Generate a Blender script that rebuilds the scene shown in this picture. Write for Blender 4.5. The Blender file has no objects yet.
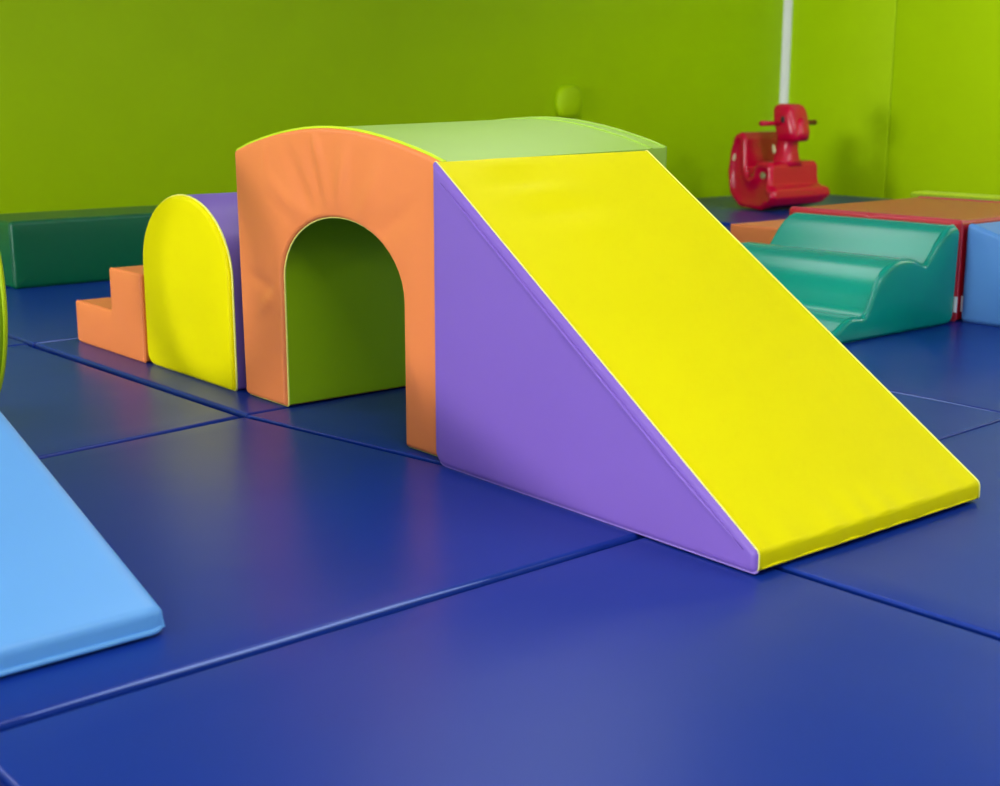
import bpy, bmesh, math, random
from mathutils import Vector, Matrix
random.seed(4)
C = bpy.context.scene.collection
SC = bpy.context.scene
UNIT = 1.28            # survey units -> metres, applied to everything at the end
PI = math.pi


# ------------------------------------------------------------------ materials
def lin(c):
    return tuple((x / 255 / 12.92) if x / 255 <= .04045 else ((x / 255 + .055) / 1.055) ** 2.4 for x in c) + (1,)


def vinyl(name, rgb, rough=.38, spec=.5, grain=.03, scale=420, sag=0, coat=0):
    """Leather-grained vinyl: principled base, fine noise bump, slight tone variation."""
    m = bpy.data.materials.new(name)
    m.use_nodes = True
    nt = m.node_tree
    b = nt.nodes['Principled BSDF']
    tc = nt.nodes.new('ShaderNodeTexCoord')
    n1 = nt.nodes.new('ShaderNodeTexNoise')
    n1.inputs['Scale'].default_value = 3.0
    n1.inputs['Detail'].default_value = 3
    nt.links.new(tc.outputs['Object'], n1.inputs['Vector'])
    hsv = nt.nodes.new('ShaderNodeHueSaturation')
    hsv.inputs['Color'].default_value = lin(rgb)
    mr = nt.nodes.new('ShaderNodeMapRange')
    mr.inputs['To Min'].default_value = .96
    mr.inputs['To Max'].default_value = 1.04
    nt.links.new(n1.outputs['Fac'], mr.inputs['Value'])
    nt.links.new(mr.outputs['Result'], hsv.inputs['Value'])
    nt.links.new(hsv.outputs['Color'], b.inputs['Base Color'])
    b.inputs['Roughness'].default_value = rough
    b.inputs['Specular IOR Level'].default_value = spec
    if coat:
        b.inputs['Coat Weight'].default_value = coat
        b.inputs['Coat Roughness'].default_value = .15
    n2 = nt.nodes.new('ShaderNodeTexNoise')
    n2.inputs['Scale'].default_value = scale
    n2.inputs['Detail'].default_value = 2
    nt.links.new(tc.outputs['Object'], n2.inputs['Vector'])
    bp = nt.nodes.new('ShaderNodeBump')
    bp.inputs['Strength'].default_value = grain
    bp.inputs['Distance'].default_value = .002
    nt.links.new(n2.outputs['Fac'], bp.inputs['Height'])
    out = bp
    if sag:
        n3 = nt.nodes.new('ShaderNodeTexNoise')
        n3.inputs['Scale'].default_value = 4.5
        n3.inputs['Detail'].default_value = 1
        nt.links.new(tc.outputs['Object'], n3.inputs['Vector'])
        b3 = nt.nodes.new('ShaderNodeBump')
        b3.inputs['Strength'].default_value = sag
        b3.inputs['Distance'].default_value = .01
        nt.links.new(n3.outputs['Fac'], b3.inputs['Height'])
        nt.links.new(bp.outputs['Normal'], b3.inputs['Normal'])
        out = b3
    nt.links.new(out.outputs['Normal'], b.inputs['Normal'])
    return m


M = dict(
    yellow=vinyl('yellow vinyl', (240, 228, 0), .5, .06),
    purple=vinyl('purple vinyl', (130, 97, 188), .42, .35),
    orange=vinyl('orange vinyl', (240, 136, 74), .45, .3),
    pale_lime=vinyl('pale lime vinyl', (162, 202, 70), .4, .28),
    lime=vinyl('lime vinyl', (150, 190, 10), .42, .35),
    lime_welt=vinyl('bright lime piping', (205, 235, 10), .4, .4),
    cream_welt=vinyl('pale yellow piping', (240, 236, 120), .4, .4),
    lilac_welt=vinyl('lilac piping', (170, 140, 222), .4, .4),
    blue=vinyl('light blue vinyl', (104, 172, 232), .42, .4),
    mid_blue=vinyl('sky blue vinyl', (98, 160, 228), .42, .4),
    green=vinyl('sea green vinyl', (0, 160, 134), .24, .55),
    bench=vinyl('bottle green vinyl', (0, 92, 56), .3, .35),
    red=vinyl('red vinyl', (206, 22, 38), .3, .5),
    red_welt=vinyl('red piping', (206, 60, 76), .4, .5),
    mat=vinyl('royal blue mat vinyl', (16, 50, 138), .31, .22, .05, 520, .12),
    mat_highlight=vinyl('pale blue mat edge highlight', (120, 142, 205), .4, .5),
    wall=vinyl('lime green wall padding', (174, 210, 0), .5, .14, .04, 300),
    white=vinyl('white paint', (232, 234, 230), .6, .3, .0),
    tag=vinyl('white woven tag', (225, 228, 230), .7, .2),
    plastic=vinyl('glossy red plastic', (196, 0, 50), .24, .35, .0, 50, 0, .15),
    shaded_plastic=vinyl('shaded red plastic', (110, 16, 26), .35, .5, .0),  # the red plastic with shade put into the colour, for the far grip
    black=vinyl('black sticker', (30, 30, 34), .4, .5, .0),
    pale=vinyl('pale sticker', (214, 206, 160), .4, .5, .0),
    olive=vinyl('olive sticker', (140, 140, 90), .4, .5, .0),
)


# ------------------------------------------------------------------ objects
def thing(name, label, cat, loc=(0, 0, 0), rz=0, group=None):
    o = bpy.data.objects.new(name, None)
    o.empty_display_size = .1
    C.objects.link(o)
    o.location = loc
    o.rotation_euler = (0, 0, rz)
    o['label'] = label
    o['category'] = cat
    if group:
        o['group'] = group
    return o


def obj(name, bm, mat, parent=None, label=None, smooth=True):
    me = bpy.data.meshes.new(name)
    bm.to_mesh(me)
    bm.free()
    me.materials.append(M[mat] if isinstance(mat, str) else mat)
    if smooth:
        for p in me.polygons:
            p.use_smooth = True
    o = bpy.data.objects.new(name, me)
    C.objects.link(o)
    if parent:
        o.parent = parent
    if label:
        o['label'] = label
    return o


def new():
    return bmesh.new()


# ------------------------------------------------------------------ shapes
def fillet(poly, step=.03, nseg=5):
    """poly: [(u, v, radius, key)], key names the edge to the next vertex.
    Returns dense points [(u, v)] and per-segment keys."""
    n = len(poly)
    pts, keys = [], []
    corners = []
    for i in range(n):
        p = Vector(poly[i][:2]); a = Vector(poly[i - 1][:2]); b = Vector(poly[(i + 1) % n][:2])
        r = poly[i][2]
        if r <= 0:
            corners.append([p])
            continue
        d1 = (a - p).normalized(); d2 = (b - p).normalized()
        ang = d1.angle(d2)
        if ang > PI - .05:
            corners.append([p])
            continue
        t = min(r / math.tan(ang / 2), .45 * (a - p).length, .45 * (b - p).length)
        rr = t * math.tan(ang / 2)
        s, e = p + d1 * t, p + d2 * t
        c = p + (d1 + d2).normalized() * (rr / math.sin(ang / 2))
        a1 = math.atan2(*(s - c).yx); a2 = math.atan2(*(e - c).yx)
        da = (a2 - a1 + PI) % (2 * PI) - PI
        corners.append([c + Vector((math.cos(a1 + da * k / nseg), math.sin(a1 + da * k / nseg))) * rr for k in range(nseg + 1)])
    for i in range(n):
        cs = corners[i]
        half = len(cs) // 2
        for k, q in enumerate(cs[:-1]):
            pts.append(q); keys.append(poly[i - 1][3] if k < half else poly[i][3])
        q0 = cs[-1]; q1 = corners[(i + 1) % n][0]
        m = max(1, int((q1 - q0).length / step + .5))
        for k in range(m):
            pts.append(q0.lerp(q1, k / m)); keys.append(poly[i][3])
    # drop doubles
    P, K = [], []
    for q, k in zip(pts, keys):
        if P and (q - P[-1]).length < 1e-5:
            K[-1] = k
            continue
        P.append(q); K.append(k)
    if (P[0] - P[-1]).length < 1e-5:
        P.pop(); K.pop()
    return P, K


def area(P):
    return sum(P[i - 1].x * P[i].y - P[i].x * P[i - 1].y for i in range(len(P))) / 2


def normals2(P):
    """outward unit miter normals of a CCW closed polygon and the miter factor"""
    out = []
    n = len(P)
    for i in range(n):
        d1 = (P[i] - P[i - 1]).normalized(); d2 = (P[(i + 1) % n] - P[i]).normalized()
        n1 = Vector((d1.y, -d1.x)); n2 = Vector((d2.y, -d2.x))
        m = n1 + n2
        if m.length < 1e-6:
            m = n1
        m.normalize()
        out.append((m, 1 / max(.5, m.dot(n1))))
    return out


def seg_dist(q, P):
    best = 9
    n = len(P)
    for i in range(n):
        a = P[i - 1]; d = P[i] - a
        t = max(0, min(1, (q - a).dot(d) / max(1e-12, d.length_squared)))
        best = min(best, (q - a - d * t).length)
    return best


def tube_bm(bm, pts, rad, closed=False, seg=8, nrm=None):
    """round rod along a path; nrm = normal of the plane the path lies in"""
    n = len(pts)
    pts = [Vector(p) for p in pts]
    if nrm is None:
        d = pts[1] - pts[0]
        nrm = Vector((0, 0, 1)) if abs(d.normalized().z) < .9 else Vector((0, 1, 0))
        if closed or n > 2:
            for k in range(2, n):
                c = (pts[1] - pts[0]).cross(pts[k] - pts[0])
                if c.length > 1e-6:
                    nrm = c
                    break
    nrm = Vector(nrm).normalized()
    rings = []
    for i, p in enumerate(pts):
        a = pts[i - 1] if (closed or i > 0) else p
        b = pts[(i + 1) % n] if (closed or i < n - 1) else p
        d = (b - a).normalized()
        x = (nrm - d * nrm.dot(d)).normalized(); y = d.cross(x)
        rr = rad[i] if isinstance(rad, (list, tuple)) else rad
        rings.append([bm.verts.new(p + (x * math.cos(2 * PI * k / seg) + y * math.sin(2 * PI * k / seg)) * rr) for k in range(seg)])
    for i in range(n if closed else n - 1):
        r0, r1 = rings[i], rings[(i + 1) % n]
        for k in range(seg):
            bm.faces.new((r0[k], r0[(k + 1) % seg], r1[(k + 1) % seg], r1[k]))
    if not closed:
        bm.faces.new(rings[0]); bm.faces.new(rings[-1])
    bmesh.ops.recalc_face_normals(bm, faces=bm.faces[:])


def XZ(u, v, w):          # profile in the x-z plane, depth along +y
    return Vector((u, w, v))


def YZ(u, v, w):          # profile in the y-z plane, depth along -x
    return Vector((-w, u, v))


def soft_prism(root, poly, D, r, front, back, covers, xf=XZ, bulge=.006, grid=.03, wr_front=None, wr_cover=None, fall=.07, rin=None, ridge=0,
               welts=(), nw=14, cover_bulge=0.0, nth=4):
    """Upholstered foam block. front/back=(part name, material, label) end panels with rolled edges;
    covers={edge key: (part name, material)} the strips around the block; welts=[(side, material, radius)]."""
    P, K = fillet(poly)
    if area(P) < 0:
        P = P[::-1]; K = K[::-1]; K = K[1:] + K[:1]
    N = normals2(P)
    n = len(P)
    rin = rin or r
    room = []                    # how far each outline point can move inwards before it meets another edge
    for i in range(n):
        lo_, hi_ = 0.0, rin + (.009 if ridge else 0)
        for _ in range(9):
            m_ = hi_ if _ == 0 else (lo_ + hi_) / 2
            q = P[i] - N[i][0] * m_ * N[i][1]
            if seg_dist(q, P) >= .97 * m_:
                lo_ = m_
                if _ == 0:
                    break
            else:
                hi_ = m_
        room.append(lo_)

    def panel(spec, is_front):
        bm = new()
        rings = []
        steps_ = [(rin * (1 - math.cos(PI / 2 * k / nth)), r * (1 - math.sin(PI / 2 * k / nth))) for k in range(nth + 1)]
        if ridge and is_front:
            steps_ += [(rin + .0025, -ridge), (rin + .005, -ridge), (rin + .009, 0)]
        for ins, dep in steps_:
            rings.append([bm.verts.new((P[i].x - N[i][0].x * min(ins, room[i]) * N[i][1], P[i].y - N[i][0].y * min(ins, room[i]) * N[i][1], dep)) for i in range(n)])
        for k in range(len(rings) - 1):
            for i in range(n):
                j = (i + 1) % n
                bm.faces.new((rings[k][i], rings[k][j], rings[k + 1][j], rings[k + 1][i]))
        bm.faces.new(rings[-1])
        inner = [Vector(v.co.xy) for v in rings[-1]]
        for ax in (0, 1):
            lo = min(p[ax] for p in P); hi = max(p[ax] for p in P)
            m = int((hi - lo) / grid)
            for k in range(1, m + 1):
                co = [0, 0, 0]; co[ax] = lo + (hi - lo) * k / (m + 1)
                no = [0, 0, 0]; no[ax] = 1
                bmesh.ops.bisect_plane(bm, geom=bm.verts[:] + bm.edges[:] + bm.faces[:], plane_co=co, plane_no=no)
        for v in bm.verts:
            if v.co.z < 1e-5 and v.co.z > -1e-5:
                q = Vector(v.co.xy)
                d = seg_dist(q, inner)
                dz = -bulge * (1 - math.exp(-d / fall))
                if wr_front:
                    dz -= wr_front(q.x, q.y) * (1 - math.exp(-d / .01))
                v.co.z += dz
        for v in bm.verts:
            u, vv, w = v.co
            v.co = xf(u, vv, w if is_front else D - w)
        bmesh.ops.recalc_face_normals(bm, faces=bm.faces[:])
        a, b = xf(0, 0, 0), xf(0, 0, D)
        want = (a - b) if is_front else (b - a)
        s = Vector((0, 0, 0))
        for f in bm.faces:
            s += f.normal * f.calc_area()
        if s.dot(want) < 0:
            bmesh.ops.reverse_faces(bm, faces=bm.faces[:])
        return obj(spec[0], bm, spec[1], root, spec[2] if len(spec) > 2 else None)

    made = {}
    made['front'] = panel(front, True)
    made['back'] = panel(back, False)
    # cover strips
    st = next((i for i in range(n) if covers[K[i]] != covers[K[i - 1]]), 0)
    runs = []
    for q in range(n):
        i = (st + q) % n
        if runs and runs[-1][0] == covers[K[i]]:
            runs[-1][1].append(i)
        else:
            runs.append((covers[K[i]], [i]))
    for spec, segs in runs:
        bm = new()
        cache = {}

        def vert(i, j):
            i %= n
            if (i, j) not in cache:
                w = r + (D - 2 * r) * j / nw
                off = cover_bulge * math.sin(PI * j / nw)
                if wr_cover:
                    off += wr_cover(P[i].x, P[i].y, w, K[i])
                cache[(i, j)] = bm.verts.new(xf(P[i].x + N[i][0].x * off, P[i].y + N[i][0].y * off, w))
            return cache[(i, j)]
        for i in segs:
            for j in range(nw):
                bm.faces.new((vert(i, j), vert(i, j + 1), vert(i + 1, j + 1), vert(i + 1, j)))
        # outward
        f = next(iter(bm.faces))
        bm.normal_update()
        i0 = segs[0]
        mid = (N[i0][0] + N[(i0 + 1) % n][0])
        want = xf(P[i0].x + mid.x, P[i0].y + mid.y, D / 2) - xf(P[i0].x, P[i0].y, D / 2)
        if f.normal.dot(want) < 0:
            bmesh.ops.reverse_faces(bm, faces=bm.faces[:])
        made[spec[0]] = obj(spec[0], bm, spec[1], root, spec[2] if len(spec) > 2 else None)
    for side, mat, rad, keys in welts:
        bm = new()
        w = r if side == 'front' else D - r
        if keys is None:
            tube_bm(bm, [xf(p.x, p.y, w) for p in P], rad, True, nrm=xf(0, 0, 1) - xf(0, 0, 0))
        else:
            idx = [i for i in range(n) if K[i] in keys]
            # rotate so that the run is contiguous
            st = next((i for i in idx if (i - 1) % n not in idx), idx[0])
            run = []
            i = st
            while i % n in idx and len(run) < len(idx):
                run.append(i % n); i += 1
            run.append(i % n)
            tube_bm(bm, [xf(P[i].x, P[i].y, w) for i in run], rad, nrm=xf(0, 0, 1) - xf(0, 0, 0))
        obj('piping', bm, mat, root)
    return made


def crease(u, v, a, b, amp, sig):
    """a soft fold along segment a-b"""
    q = Vector((u, v)); a = Vector(a); d = Vector(b) - a
    t = max(0, min(1, (q - a).dot(d) / d.length_squared))
    e = (q - a - d * t).length
    fade = math.sin(PI * min(1, max(0.0, .12 + .76 * t)))
    return amp * fade * math.exp(-(e / sig) ** 2)


# ================================================================== SETTING
XW, YW = -3.62, 6.5          # rear wall plane, right wall plane


def box_bm(x0, x1, y0, y1, z0, z1, bev=0, seg=2):
    bm = new()
    bmesh.ops.create_cube(bm, size=1)
    for v in bm.verts:
        v.co = Vector((x0 + (v.co.x + .5) * (x1 - x0), y0 + (v.co.y + .5) * (y1 - y0), z0 + (v.co.z + .5) * (z1 - z0)))
    if bev:
        bmesh.ops.bevel(bm, geom=bm.edges[:], offset=bev, segments=seg, affect='EDGES', profile=.5)
    return bm


def struct(name, bm, mat, parent=None, smooth=False):
    o = obj(name, bm, mat, parent, smooth=smooth)
    if not parent:
        o['kind'] = 'structure'
    return o


PADZ = 1.72                   # top of the padding on the walls
CEIL = 2.25
XE, YS = 5.2, -14.0
struct('floor', box_bm(XW - .2, XE, YS, YW + .2, -.14, -.0185), 'mat')
struct('wall_back', box_bm(XW - .2, XW - .03, YS, YW + .2, -.1, CEIL), 'white')
struct('wall_right', box_bm(XW, XE, YW + .03, YW + .2, -.1, CEIL), 'white')
struct('wall_left', box_bm(XW, XE, YS - .15, YS, -.1, CEIL), 'white')
struct('wall_front', box_bm(XE, XE + .15, YS, YW + .2, -.1, CEIL), 'white')
struct('ceiling', box_bm(XW - .2, XE + .15, YS - .15, YW + .2, CEIL, CEIL + .1), 'white')
wp = bpy.data.objects


def pad(name, label, x0, x1, y0, y1):
    o = struct(name, box_bm(x0, x1, y0, y1, -.04, PADZ, .006, 3), 'wall', smooth=True)
    o['label'] = label
    return o


# padding: one long pad on the rear wall, pads meeting at a seam on the right wall
SEAM = -2.71
pad('trim_1', 'lime green wall padding on the long rear wall', XW - .03, XW, YS + .02, YW)
pad('trim_2', 'narrow lime green wall pad between corner post and vertical seam', XW + .0, SEAM - .002, YW, YW + .03)
pad('trim_3', 'wide lime green wall pad right of the vertical seam', SEAM + .002, .6, YW, YW + .03)
pad('trim_4', 'lime green wall padding further along the right wall', .604, XE, YW, YW + .03)
# white corner post
bm = new()
N = 12
prof = [(0, 0)] + [(.045 * math.sin(PI / 2 * k / N), -.045 * math.cos(PI / 2 * k / N)) for k in range(N + 1)]
lo = [bm.verts.new((XW + x, YW + y, .0)) for x, y in prof]
hi = [bm.verts.new((XW + x, YW + y, PADZ + .3)) for x, y in prof]
for k in range(len(prof)):
    j = (k + 1) % len(prof)
    bm.faces.new((lo[k], lo[j], hi[j], hi[k]))
bm.faces.new(lo); bm.faces.new(hi)
bmesh.ops.recalc_face_normals(bm, faces=bm.faces[:])
o = struct('trim_5', bm, 'white')
o['label'] = 'slim white corner post where the two green walls meet'

# green capped fixture on the rear wall
t = thing('wall_fixture', 'small blurred green knob on the rear wall above the tunnel roof', 'wall fixture', (XW, 4.36, .655))
bm = new()
bmesh.ops.create_uvsphere(bm, u_segments=20, v_segments=12, radius=1)
for v in bm.verts:
    s = [math.copysign(abs(c) ** .7, c) for c in v.co]
    v.co = Vector((.06 * max(0, s[0]), s[1] * .105, s[2] * .105))
obj('cover', bm, 'wall', t)
bm = box_bm(0, .022, -.06, .12, -.10, .03, .01)
obj('backing_plate', bm, 'wall', t)


# ================================================================== FLOOR MATS
def mat_thing(c, label, th=.0175, r=.009, light_edge=None):
    """c: corners BL, BR, TR, TL on the floor; rounded padded slab"""
    cx = sum(p[0] for p in c) / 4; cy = sum(p[1] for p in c) / 4
    t = thing('floor_mat', label, 'mat', (cx, cy, -.0175), 0, 'blue play mats')
    L = [(Vector(c[1]) - Vector(c[0])).length, (Vector(c[3]) - Vector(c[0])).length]

    def coords(length):
        e = [0, .12, .3, .55, .8, 1.0]
        a = [r * x for x in e]
        return [x / length for x in a] + [k / 16 for k in range(1, 16)] + [1 - x / length for x in reversed(a)]

    U, V = coords(L[0]), coords(L[1])
    ph = random.random() * 6
    bm = new()
    g = []
    for u in U:
        row = []
        for v in V:
            p = Vector(c[0]) * (1 - u) * (1 - v) + Vector(c[1]) * u * (1 - v) + Vector(c[2]) * u * v + Vector(c[3]) * (1 - u) * v
            du = min(u, 1 - u) * L[0]; dv = min(v, 1 - v) * L[1]
            f = lambda d: r * (1 - math.sqrt(max(0, 1 - (1 - min(d, r) / r) ** 2)))
            z = th - max(f(du), f(dv))
            if 0 < u < 1 and 0 < v < 1 and min(du, dv) > r:
                z -= .0012 * (1 + math.sin(5.2 * u + ph) * math.sin(4.7 * v + 2 * ph)) * min(1, min(du, dv) / .15)
            row.append(bm.verts.new((p.x - cx, p.y - cy, z)))
        g.append(row)
    for i in range(len(U) - 1):
        for j in range(len(V) - 1):
            bm.faces.new((g[i][j], g[i + 1][j], g[i + 1][j + 1], g[i][j + 1]))
    obj('top_cover', bm, 'mat', t)
    bm = new()
    rim = [g_ for g_ in []]
    edge = [(u, 0) for u in U] + [(1, v) for v in V[1:]] + [(u, 1) for u in reversed(U[:-1])] + [(0, v) for v in reversed(V[1:-1])]
    lo, hi = [], []
    for u, v in edge:
        p = Vector(c[0]) * (1 - u) * (1 - v) + Vector(c[1]) * u * (1 - v) + Vector(c[2]) * u * v + Vector(c[3]) * (1 - u) * v
        hi.append(bm.verts.new((p.x - cx, p.y - cy, th - r)))
        lo.append(bm.verts.new((p.x - cx, p.y - cy, 0)))
    for k in range(len(edge)):
        j = (k + 1) % len(edge)
        bm.faces.new((lo[k], lo[j], hi[j], hi[k]))
    obj('side_border', bm, 'mat', t)
    if light_edge:               # edge highlight painted as a pale tube: corner indices and the stretch of it
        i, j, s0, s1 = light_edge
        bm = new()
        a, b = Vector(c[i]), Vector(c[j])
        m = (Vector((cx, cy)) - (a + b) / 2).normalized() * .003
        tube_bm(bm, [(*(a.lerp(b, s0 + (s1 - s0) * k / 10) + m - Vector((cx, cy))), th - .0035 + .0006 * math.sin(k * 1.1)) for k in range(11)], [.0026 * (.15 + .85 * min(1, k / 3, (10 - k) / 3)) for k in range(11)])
        obj('edge_highlight', bm, 'mat_highlight', t)
    return t


g_ = .004
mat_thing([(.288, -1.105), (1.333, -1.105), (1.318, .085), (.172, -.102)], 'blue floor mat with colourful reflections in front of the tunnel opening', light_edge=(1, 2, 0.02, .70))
mat_thing([(-1.01, -1.2), (.278, -1.105), (.158, -.108), (-1.02, -.142)], 'blue floor mat in front of the steps, edge under light blue slide')
mat_thing([(1.345, -1.118), (2.6, -1.108), (2.6, .06), (1.328, .03)], 'large blue floor mat nearest the camera, in front of yellow slide toe', th=.0148)
mat_thing([(1.36, -2.3), (2.6, -2.3), (2.6, -1.134), (1.40, -1.144)], 'blue floor mat whose tip shows in the bottom left photo corner')
mat_thing([(1.325, .038), (2.6, .070), (2.6, 1.24), (1.275, 1.24)], 'blue floor mat at the right edge beyond the yellow slide toe', r=.005)
mat_thing([(.165, -.090), (1.318, .097), (1.268, 1.236), (.13, 1.236)], 'blue floor mat under the tunnel and yellow slide', r=.004)
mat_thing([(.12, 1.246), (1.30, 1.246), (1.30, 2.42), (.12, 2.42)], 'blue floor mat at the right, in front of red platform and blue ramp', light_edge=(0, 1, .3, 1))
mat_thing([(-1.018, -.115), (.155, -.086), (.12, 1.236), (-1.028, 1.236)], 'blue floor mat under the orange steps and yellow arch block')
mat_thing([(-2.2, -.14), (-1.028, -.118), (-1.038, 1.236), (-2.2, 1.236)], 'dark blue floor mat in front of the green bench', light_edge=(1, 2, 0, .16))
mat_thing([(-2.2, -1.3), (-1.02, -1.2), (-1.03, -.13), (-2.2, -.152)], 'blue floor mat behind lime ring at the left edge')
mat_thing([(-3.54, -.152), (-2.21, -.14), (-2.21, 1.9), (-3.54, 1.9)], 'blue floor mat under the dark green bench')
mat_thing([(.3, -2.3), (1.35, -2.3), (1.385, -1.115), (.288, -1.115)], 'blue floor mat mostly covered by the light blue slide')
mat_thing([(-1.03, 1.246), (.11, 1.246), (.11, 2.42), (-1.03, 2.42)], 'blue floor mat under orange steps beside the red platform')
mat_thing([(-1.03, 2.43), (.11, 2.43), (.11, 4.1), (-1.03, 4.1)], 'blue floor mat under the left half of the red platform')
mat_thing([(.12, 2.43), (1.7, 2.43), (1.7, 4.1), (.12, 4.1)], 'blue floor mat under the right half of the red platform')
mat_thing([(-3.54, 4.3), (-1.6, 4.3), (-1.6, 6.48), (-3.54, 6.48)], 'dark floor mat in the far corner under the red rocker')

# ================================================================== MAIN SET
SET = 'soft climbing set with tunnel and slide'
W, L_, D_ = .757, .811, .6
HT = .582

# ---- tunnel
t = thing('tunnel_block', 'orange-fronted soft tunnel with arched opening and pale lime roof', 'tunnel', (-.024, .012, 0), 0, SET)
WT = .780
crest = [(WT - WT * k / 16, HT + (.638 - HT) * math.sin(PI * k / 16) ** .9) for k in range(17)]
ax, bx_, sp = .184, .651, .30
xc = (ax + bx_) / 2; rx = (bx_ - ax) / 2; rz_ = .453 - sp
arch = [(xc - rx * math.cos(PI * k / 24), sp + rz_ * math.sin(PI * k / 24)) for k in range(25)]
poly = [(0, .003, .012, 'foot'), (ax, .003, .006, 'lining')]
poly += [(x, z, 0, 'lining') for x, z in arch]
poly += [(bx_, .003, .006, 'foot'), (WT, .003, .012, 'right')]
poly += [(WT, HT, 0, 'roof')] + [(x, z, 0, 'roof') for x, z in crest[1:-1]] + [(-.010, HT - .004, .008, 'left')]


def tw(u, v):
    s = 0
    for a, b, amp, sg in [((.40, .46), (.345, .62), .002, .014), ((.43, .47), (.46, .60), .0035, .02), ((.33, .45), (.23, .58), -.003, .02),
                          ((.30, .44), (.13, .53), .0025, .018), ((.50, .45), (.60, .57), .003, .022), ((.56, .42), (.70, .50), -.003, .02),
                          ((.19, .29), (.10, .22), .0045, .012), ((.2, .25), (.04, .30), -.003, .016), ((.36, .47), (.31, .60), -.003, .016),
                          ((.65, .22), (.72, .12), .002, .02), ((.13, .60), (.135, .55), .002, .006), ((.335, .63), (.36, .57), .003, .008)]:
        s += 2.0 * crease(u, v, a, b, amp, sg)
    return s + .0005 * math.sin(u * 17 + v * 9)


def lift(u, v, w):           # the far end sits a little prouder
    return Vector((u, w, v * (1 + .02 * w / D_)))


def taper(u, v, w):          # the slide narrows a little towards its top
    return Vector((u, w * (1 - .07 * v / HT), v * (1 + .010 * w / D_)))


soft_prism(t, poly, .622, .010, ('front_panel', 'orange', 'orange front panel with arched opening'), ('back_panel', 'pale_lime'),
           {'foot': ('foot_strip', 'orange'), 'lining': ('tunnel_lining', 'lime', 'dark lime lining inside the arch'), 'right': ('side_wall', 'pale_lime', 'pale lime side wall'),
            'left': ('side_wall', 'pale_lime', 'pale lime side wall'), 'roof': ('roof_cover', 'pale_lime', 'pale lime curved roof')},
           bulge=.004, grid=.012, wr_front=tw, cover_bulge=0.0, xf=lift,
           welts=[('front', 'lime_welt', .0042, ('roof',)), ('front', 'cream_welt', .0022, ('lining', 'foot')), ('back', 'pale_lime', .004, ('roof',))])

# seam of the roof a hand's breadth before the far end
bm = new()
tube_bm(bm, [lift(x, z + .0005, .57) for x, z in crest], .0028, nrm=(0, 1, 0))
obj('piping', bm, 'pale_lime', t)

# ---- slide wedge
t = thing('slide_wedge', 'large yellow soft slide with purple sides beside the tunnel', 'slide', (W + .007, -.016, .002), -.012, SET)
TOE = .034
poly = [(0, 0, .03, 'base'), (L_, 0, .011, 'toe'), (L_, TOE, .013, 'slope'), (0, HT + .005, .005, 'rear')]


def sw(u, v, w, k):
    s = 0
    if k == 'slope':
        s += .003 * math.sin(PI * min(1, u / L_)) * math.sin(PI * w / D_)
        for du, dw, ll, amp in [(.03, .13, .16, .002), (.055, .17, .12, -.002), (.10, .22, .18, .0022), (.14, .20, .12, -.0015), (.19, .26, .12, .0018), (.05, .4, .1, .0012), (.02, .07, .1, -.0015)]:
            s += 3.2 * amp * math.exp(-((u - du) / .016) ** 2) * math.exp(-((w - dw) / ll * 1.6) ** 2)
    if k == 'toe' or (k == 'slope' and u > L_ - .05):
        f = 1 if k == 'toe' else (u - L_ + .05) / .05
        s += f * (.0014 if k == 'toe' else .0026) * math.sin(w * 78 + 1.2 * math.sin(w * 21)) * (.4 + .6 * math.sin(PI * w / D_))
    return s


soft_prism(t, poly, .612, .008, ('side_panel', 'purple', 'purple triangular side panel'), ('side_panel', 'purple'),
           {'base': ('base_cover', 'purple'), 'toe': ('slide_cover', 'yellow', 'yellow sliding surface'), 'slope': ('slide_cover', 'yellow', 'yellow sliding surface'),
            'rear': ('rear_cover', 'purple')}, bulge=.0015, rin=.012, xf=taper, wr_cover=sw, nw=64, nth=5,
           welts=[('front', 'cream_welt', .0014, ('slope', 'toe')), ('back', 'cream_welt', .0018, ('slope', 'toe')), ('front', 'lilac_welt', .003, ('base',))])
# bead of foam showing just inside the slope edge of the near side
bm = new()
sl = Vector((L_, TOE)) - Vector((0, HT + .005))
dn = Vector((sl.y, -sl.x)).normalized()
dn = -dn if dn.y > 0 else dn
pp = [Vector((0, HT + .005)) + sl * (.05 + .93 * k / 30) + dn * (.0185 - .005 * max(0, (k - 24) / 6)) for k in range(31)]
tube_bm(bm, [taper(q.x, q.y, -.0013) for q in pp], [.0034 * min(1, .15 + k / 4, .15 + (30 - k) / 4) for k in range(31)], nrm=(0, 1, 0))
obj('piping', bm, 'purple', t)
# seam along the foot of the toe
bm = new()
tube_bm(bm, [(L_ - .001, .016 + (D_ - .022) * k / 20, .007) for k in range(21)], .0022)
obj('piping', bm, 'yellow', t)

# ---- arch block
t = thing('arch_block', 'yellow-faced purple soft block with rounded top, left of tunnel', 'soft block', (-.537, .004, 0), 0, SET)
wb = .466
cz = .27
poly = [(0, 0, .035, 'base'), (wb, 0, .012, 'cover')]
poly += [(wb / 2 + wb / 2 * math.cos(PI * k / 24), cz + .19 * math.sin(PI * k / 24), 0, 'cover') for k in range(25)]
soft_prism(t, poly, D_, .012, ('front_panel', 'yellow', 'bright yellow arched front panel'), ('back_panel', 'yellow'),
           {'base': ('base_cover', 'purple'), 'cover': ('wrap_cover', 'purple', 'purple cover over the rounded top')}, bulge=.003, fall=.03,
           wr_front=lambda u, v: .0004 * math.sin(u * 14 + v * 6), welts=[('front', 'cream_welt', .0026, None)])

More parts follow.
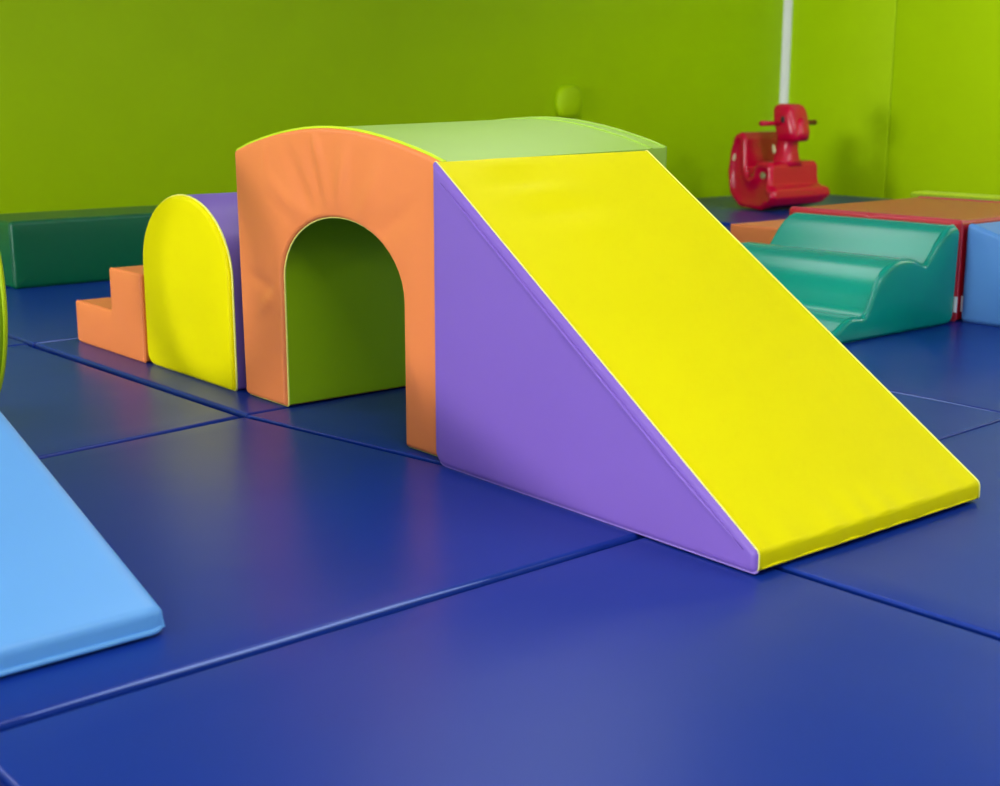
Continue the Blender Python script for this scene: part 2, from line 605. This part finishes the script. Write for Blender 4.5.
# ---- steps
def steps(label, loc, grp, n=2, tread=.246, last=.192, rise=.119, flip=False, depth=.6):
    t = thing('step_block', label, 'steps', loc, 0, grp)
    wtot = tread * (n - 1) + last
    poly = [(0, 0, .012, 'base'), (wtot, 0, .008, 'rear'), (wtot, rise * n, .005, 'tread')]
    for k in range(n - 1, 0, -1):
        poly += [(tread * k, rise * (k + 1), .005, 'riser'), (tread * k, rise * k, .004, 'tread')]
    poly += [(0, rise, .005, 'riser')]
    soft_prism(t, poly, depth, .006, ('side_panel', 'orange'), ('side_panel', 'orange'),
               {'base': ('base_cover', 'orange'), 'rear': ('rear_cover', 'orange'), 'tread': ('step_cover', 'orange'), 'riser': ('step_cover', 'orange')},
               bulge=.006, welts=[('front', 'orange', .0016, None), ('back', 'orange', .0016, None)])
    return t


steps('orange soft steps with two treads at the left end of the tunnel set', (-.980, -.002, 0), SET)

# ================================================================== GREEN BENCH
t = thing('foam_bench', 'long dark green padded bench block by the rear wall', 'bench', (-2.14, .25, 0))
poly = [(0, 0, .012, 'base'), (1.2, 0, .012, 'end'), (1.2, .245, .014, 'top'), (0, .245, .014, 'end')]
soft_prism(t, poly, .4, .014, ('front_panel', 'bench'), ('back_panel', 'bench'),
           {'base': ('base_cover', 'bench'), 'end': ('end_cover', 'bench'), 'top': ('top_cover', 'bench')}, xf=YZ, bulge=.005, grid=.06,
           welts=[('front', 'bench', .003, None)])

# ================================================================== LEFT FOREGROUND
SETL = 'soft pieces at the left edge'
t = thing('ramp_wedge', 'light blue soft ramp cut off by the left photo edge', 'ramp', (.262, -1.421, 0), .012, SETL)
LR = .955
poly = [(0, 0, .012, 'base'), (LR, 0, .006, 'toe'), (LR, .037, .016, 'slope'), (0, .352, .012, 'rear')]
soft_prism(t, poly, .606, .026, ('side_panel', 'blue'), ('side_panel', 'blue'),
           {'base': ('base_cover', 'blue'), 'rear': ('rear_cover', 'blue'), 'toe': ('ramp_cover', 'blue'), 'slope': ('ramp_cover', 'blue')},
           bulge=.004, rin=.016, nth=6)
bm = new()
tube_bm(bm, [(LR - .02 - .3 * (1 - k / 4), .603, .007) for k in range(4)] + [(LR - .022 + .024 * math.sin(PI / 2 * k / 6), .579 + .024 * math.cos(PI / 2 * k / 6), .007) for k in range(7)] + [(LR + .002, .579 * (1 - k / 8) + .02 * k / 8, .007) for k in range(1, 9)], .0042, nrm=(0, 0, 1))
obj('piping', bm, 'blue', t)

t = thing('foam_ring', 'lime green soft ring, only its curved rim at the left edge', 'ring', (-.147, -.803, 0), 0, SETL)
R0, R1, cz = .31, .25, .31
bm = new()
NS = 64
sec = []
for k in range(20):           # rounded rectangular section (radial, depth)
    a = 2 * PI * k / 20
    sec.append((math.copysign(abs(math.cos(a)) ** .45, math.cos(a)), math.copysign(abs(math.sin(a)) ** .45, math.sin(a))))
rings = []
for i in range(NS):
    a = 2 * PI * i / NS
    rings.append([bm.verts.new(((R0 + R1) / 2 * math.cos(a) + (R0 - R1) / 2 * s * math.cos(a), .1 + .1 * d, cz + ((R0 + R1) / 2 + (R0 - R1) / 2 * s) * math.sin(a))) for s, d in sec])
for i in range(NS):
    for k in range(20):
        bm.faces.new((rings[i][k], rings[i][(k + 1) % 20], rings[(i + 1) % NS][(k + 1) % 20], rings[(i + 1) % NS][k]))
bmesh.ops.recalc_face_normals(bm, faces=bm.faces[:])
obj('cover', bm, 'lime', t)
for y in (.012, .188):
    bm = new()
    tube_bm(bm, [(.306 * math.cos(2 * PI * i / NS), y, cz + .306 * math.sin(2 * PI * i / NS)) for i in range(NS)], .004, True)
    obj('piping', bm, 'lime_welt', t)

# ================================================================== RED PLATFORM SET
SETR = 'soft climbing set with red platform'
HP = .317
t = thing('platform_block', 'big square red soft platform with brownish shiny top', 'soft block', (-.205, 2.278, 0), 0, SETR)
poly = [(0, 0, .010, 'base'), (.670, 0, .010, 'end'), (.670, HP, .010, 'top'), (0, HP, .010, 'end')]
soft_prism(t, poly, .80, .012, ('front_panel', 'red'), ('back_panel', 'red'),
           {'base': ('base_cover', 'red'), 'end': ('end_cover', 'red'), 'top': ('top_cover', 'red')}, bulge=.004, grid=.06,
           welts=[('front', 'red_welt', .005, None), ('back', 'red_welt', .004, None)])

t = thing('wave_ramp', 'shiny sea green soft ramp with three rolling waves', 'ramp', (.485, 1.45, 0), 0, SETR)
# profile: u = y - 1.45, v = z, read off its near side


def arcpts(p0, p1, bul, n=9):
    """bulging half-wave from p0 to p1"""
    a = Vector(p0); b = Vector(p1); d = b - a
    nrm = Vector((-d.y, d.x)).normalized()
    return [a + d * (k / n) + nrm * bul * math.sin(PI * k / n) ** .8 for k in range(n + 1)]


wave = []
Y0 = 1.45
top = [(.806, .286), (.796, .300), (.780, .309), (.76, .308), (.74, .301), (.715, .287), (.692, .267), (.672, .245), (.650, .219), (.636, .204), (.625, .198),
       (.612, .201), (.590, .211), (.562, .219), (.525, .225), (.492, .224), (.462, .218), (.434, .207), (.410, .193), (.390, .174), (.372, .147), (.357, .118), (.345, .092), (.335, .075), (.326, .068),
       (.312, .068), (.285, .072), (.258, .070), (.23, .058), (.203, .042), (.172, .027), (.13, .015), (.085, .010)]
poly = [(.08, 0, 0, 'base'), (.80, 0, .03, 'rear')] + [(u, v, 0, 'waves') for u, v in top]
soft_prism(t, poly, .625, .014, ('side_panel', 'green', 'dark green wavy side panel'), ('side_panel', 'green'),
           {'base': ('base_cover', 'green'), 'rear': ('rear_cover', 'green'), 'waves': ('wave_cover', 'green', 'glossy green wavy surface')},
           xf=YZ, bulge=.008, nw=20, welts=[('front', 'green', .0025, None)])
obj('label_tag', box_bm(-.002, .010, .795, .797, .035, .085), 'tag', t, 'white label tag', smooth=False)

t = thing('ramp_wedge', 'sky blue soft ramp beside the red platform at the right edge', 'ramp', (.476, 2.30, 0), 0, SETR)
LR2 = .93
poly = [(0, 0, .012, 'base'), (LR2, 0, .006, 'toe'), (LR2, .03, .01, 'slope'), (0, .312, .012, 'rear')]
soft_prism(t, poly, .72, .012, ('side_panel', 'mid_blue'), ('side_panel', 'mid_blue'),
           {'base': ('base_cover', 'mid_blue'), 'rear': ('rear_cover', 'mid_blue'), 'toe': ('ramp_cover', 'mid_blue'), 'slope': ('ramp_cover', 'mid_blue')},
           bulge=.008, welts=[('front', 'mid_blue', .0025, None)])
obj('label_tag', box_bm(-.006, .004, .008, .010, .03, .08), 'tag', t, 'white label tag', smooth=False)

steps('orange soft steps behind the green wave ramp', (-.213 - .55, 2.30, 0), SETR, tread=.275, last=.275, depth=.74)

t = thing('ramp_wedge', 'yellow-green soft ramp whose edge shows behind the red platform', 'ramp', (.45, 3.10, 0), 0, SETR)
poly = [(0, 0, .012, 'base'), (.9, 0, .006, 'toe'), (.9, .03, .01, 'slope'), (.10, .332, .012, 'slope'), (0, .332, .014, 'rear')]
soft_prism(t, poly, .72, .012, ('side_panel', 'lime'), ('side_panel', 'lime'),
           {'base': ('base_cover', 'lime'), 'rear': ('rear_cover', 'lime'), 'toe': ('ramp_cover', 'lime_welt'), 'slope': ('ramp_cover', 'lime_welt')}, xf=YZ, bulge=.005, grid=.06)

# ================================================================== RED ROCKER
RX, RY = -2.5, 5.25
t = thing('rocking_toy', 'glossy red plastic ride-on rocker with animal head in the corner', 'rocking toy', (RX, RY, 0))


def hw(u, v):                # half width of the body
    s = min(1, max(0, (-u - .05) / .38))
    w = .235 * (1 - s) + .15 * s
    w += .055 * math.exp(-((v - .1) / .055) ** 2) * max(0, 1 - max(0, -u) / .18)
    return w


def bodyxf(u, v, w):
    return Vector((u, (w * 2 - 1) * hw(u, v), v))


prof = [(-.30, .478, .04), (-.37, .45, .05), (-.405, .36, .05), (-.425, .22, .06), (-.40, .09, .07), (-.30, .012, .08), (-.10, .002, .08), (.03, .04, .03), (.065, .085, .025),
        (.06, .135, .02), (.0, .16, .012), (-.005, .27, .03), (-.03, .297, .03), (-.13, .30, .03), (-.16, .27, .03), (-.175, .21, .03), (-.22, .20, .03), (-.245, .26, .03), (-.255, .43, .03)]
soft_prism(t, [(a, b, c, 'shell') for a, b, c in prof], 1.0, .06, ('side_shell', 'plastic'), ('side_shell', 'plastic'),
           {'shell': ('body_shell', 'plastic')}, xf=bodyxf, bulge=-.09, fall=.02, rin=.03, grid=.025, nw=16)


def loft(secs, n=24, p=.6):
    """secs: (centre, half x, half y) superellipse sections stacked in z"""
    bm = new()
    rings = []
    for (c, a, b) in secs:
        ring = []
        for k in range(n):
            th = 2 * PI * k / n
            x = math.copysign(abs(math.cos(th)) ** p, math.cos(th)); y = math.copysign(abs(math.sin(th)) ** p, math.sin(th))
            ring.append(bm.verts.new((c[0] + a * x, c[1] + b * y, c[2])))
        rings.append(ring)
    for r0, r1 in zip(rings, rings[1:]):
        for k in range(n):
            bm.faces.new((r0[k], r0[(k + 1) % n], r1[(k + 1) % n], r1[k]))
    bm.faces.new(rings[0]); bm.faces.new(rings[-1])
    bmesh.ops.recalc_face_normals(bm, faces=bm.faces[:])
    return bm


obj('neck', loft([((-.075, 0, .27), .08, .105), ((-.075, 0, .31), .07, .08), ((-.075, 0, .36), .06, .066), ((-.07, 0, .42), .058, .062), ((-.07, 0, .46), .065, .07)], p=.8), 'plastic', t)
hd = obj('head', loft([((-.03, 0, .416), .04, .045), ((-.03, 0, .420), .062, .07), ((-.03, 0, .435), .075, .086), ((-.035, 0, .47), .08, .092), ((-.05, 0, .52), .082, .095), ((-.06, 0, .57), .08, .097),
                       ((-.07, 0, .61), .072, .095), ((-.075, 0, .632), .06, .085), ((-.075, 0, .643), .04, .065), ((-.075, 0, .645), .02, .04)], p=.5), 'plastic', t)
bm = loft([((.025, 0, .43), .02, .03), ((.03, 0, .445), .035, .05), ((.03, 0, .475), .035, .05), ((.02, 0, .52), .03, .045), ((.03, 0, .56), .012, .02)], p=.8)
obj('muzzle', bm, 'plastic', hd)


def disc(name, mat, parent, loc, rad, nrm, thick=.004):
    bm = new()
    bmesh.ops.create_uvsphere(bm, u_segments=16, v_segments=8, radius=1)
    q = Vector((0, 0, 1)).rotation_difference(Vector(nrm).normalized()).to_matrix()
    for v in bm.verts:
        v.co = q @ Vector((v.co.x * rad[0], v.co.y * rad[1], v.co.z * thick)) + Vector(loc)
    obj(name, bm, mat, parent)


disc('eye', 'black', hd, (-.045, -.095, .55), (.016, .022), (0, -1, 0))
disc('eye', 'black', hd, (-.045, .095, .55), (.016, .022), (0, 1, 0))
for s, m_ in ((-1, 'plastic'), (1, 'shaded_plastic')):
    bm = new()
    tube_bm(bm, [(-.075, s * .09, .528), (-.075, s * .19, .528), (-.075, s * .262, .528)], [.015, .015, .017], seg=12)
    obj('handle_bar', bm, m_, t, 'red handle grip with painted shade' if s > 0 else None)
disc('sticker', 'olive', t, (-.09, -.205, .215), (.022, .022), (0, -1, 0), .006)
disc('sticker', 'black', t, (-.365, -.145, .40), (.022, .03), (0, -1, 0), .006)
disc('sticker', 'pale', t, (-.375, -.15, .32), (.018, .03), (0, -1, 0), .006)
disc('sticker', 'pale', t, (-.12, -.075, .37), (.015, .03), (-.3, -1, 0), .006)

# ================================================================== SCALE TO METRES
for me in bpy.data.meshes:
    me.transform(Matrix.Scale(UNIT, 4))
for o in C.objects:
    o.location = o.location * UNIT

# ================================================================== LIGHT
def area(name, loc, target, sx, sy, power, col=(1, 1, 1)):
    l = bpy.data.lights.new(name, 'AREA')
    l.shape = 'RECTANGLE'; l.size = sx * UNIT; l.size_y = sy * UNIT; l.energy = power; l.color = col
    o = bpy.data.objects.new(name, l)
    C.objects.link(o)
    o.location = Vector(loc) * UNIT
    o.rotation_euler = (Vector(target) - Vector(loc)).to_track_quat('-Z', 'Y').to_euler()
    return o


area('window_daylight', (.3, YS + .05, 1.15), (-.6, 6, .9), 4.0, 1.7, 2150, (1, .99, .97))
for x, y, p, sx, sy in [(2.3, -.7, 52, .7, 1.2), (.3, .6, 24, .7, 1.2), (-1.1, 1.8, 22, .8, 1.6), (3.4, 1.8, 45, .7, 1.2), (.6, -3.4, 40, .7, 1.2), (3.4, -3.4, 40, .7, 1.2),
                        (3.0, 5.8, 90, 1.2, .6), (-2.2, -2.0, 60, .7, 1.2)]:  # the panel close to the right wall is added to brighten it
    area('ceiling_panel_light', (x, y, CEIL - .02), (x, y, 0), sx, sy, p)
for x, p in [(-.2, 72), (1.8, 100)]:          # unseen fill lamps added to brighten the right wall
    area('wall_fill_light', (x, 4.3, CEIL - .06), (x - .35, 6.5, .75), 1.0, .35, p)
w = bpy.data.worlds.new('world')
SC.world = w
w.use_nodes = True
w.node_tree.nodes['Background'].inputs['Color'].default_value = (.9, .95, 1, 1)
w.node_tree.nodes['Background'].inputs['Strength'].default_value = .3

# ================================================================== CAMERA
f, pitch, roll, yaw = 1.356, .2183, .0008, .8749
cam = bpy.data.cameras.new('camera')
co = bpy.data.objects.new('camera', cam)
C.objects.link(co)
fw = Vector((-math.sin(yaw) * math.cos(pitch), math.cos(yaw) * math.cos(pitch), -math.sin(pitch)))
rt = fw.cross(Vector((0, 0, 1))).normalized()
up = rt.cross(fw)
r2 = rt * math.cos(roll) + up * math.sin(roll); u2 = up * math.cos(roll) - rt * math.sin(roll)
co.matrix_world = Matrix(((r2.x, u2.x, -fw.x, 2.8117 * UNIT), (r2.y, u2.y, -fw.y, -1.5589 * UNIT), (r2.z, u2.z, -fw.z, .711 * UNIT), (0, 0, 0, 1)))
cam.sensor_fit = 'HORIZONTAL'
cam.sensor_width = 36
cam.lens = 36 * 1356 / 1000
cam.clip_start = .05
cam.dof.use_dof = True
cam.dof.focus_distance = 2.75 * UNIT
cam.dof.aperture_fstop = 4.0
SC.camera = co

SC.view_settings.view_transform = 'Standard'
SC.view_settings.look = 'None'
SC.view_settings.gamma = 1
SC.view_settings.use_curve_mapping = False
SC.view_settings.exposure = 0
SC.cycles.use_denoising = True
SC.cycles.max_bounces = 8
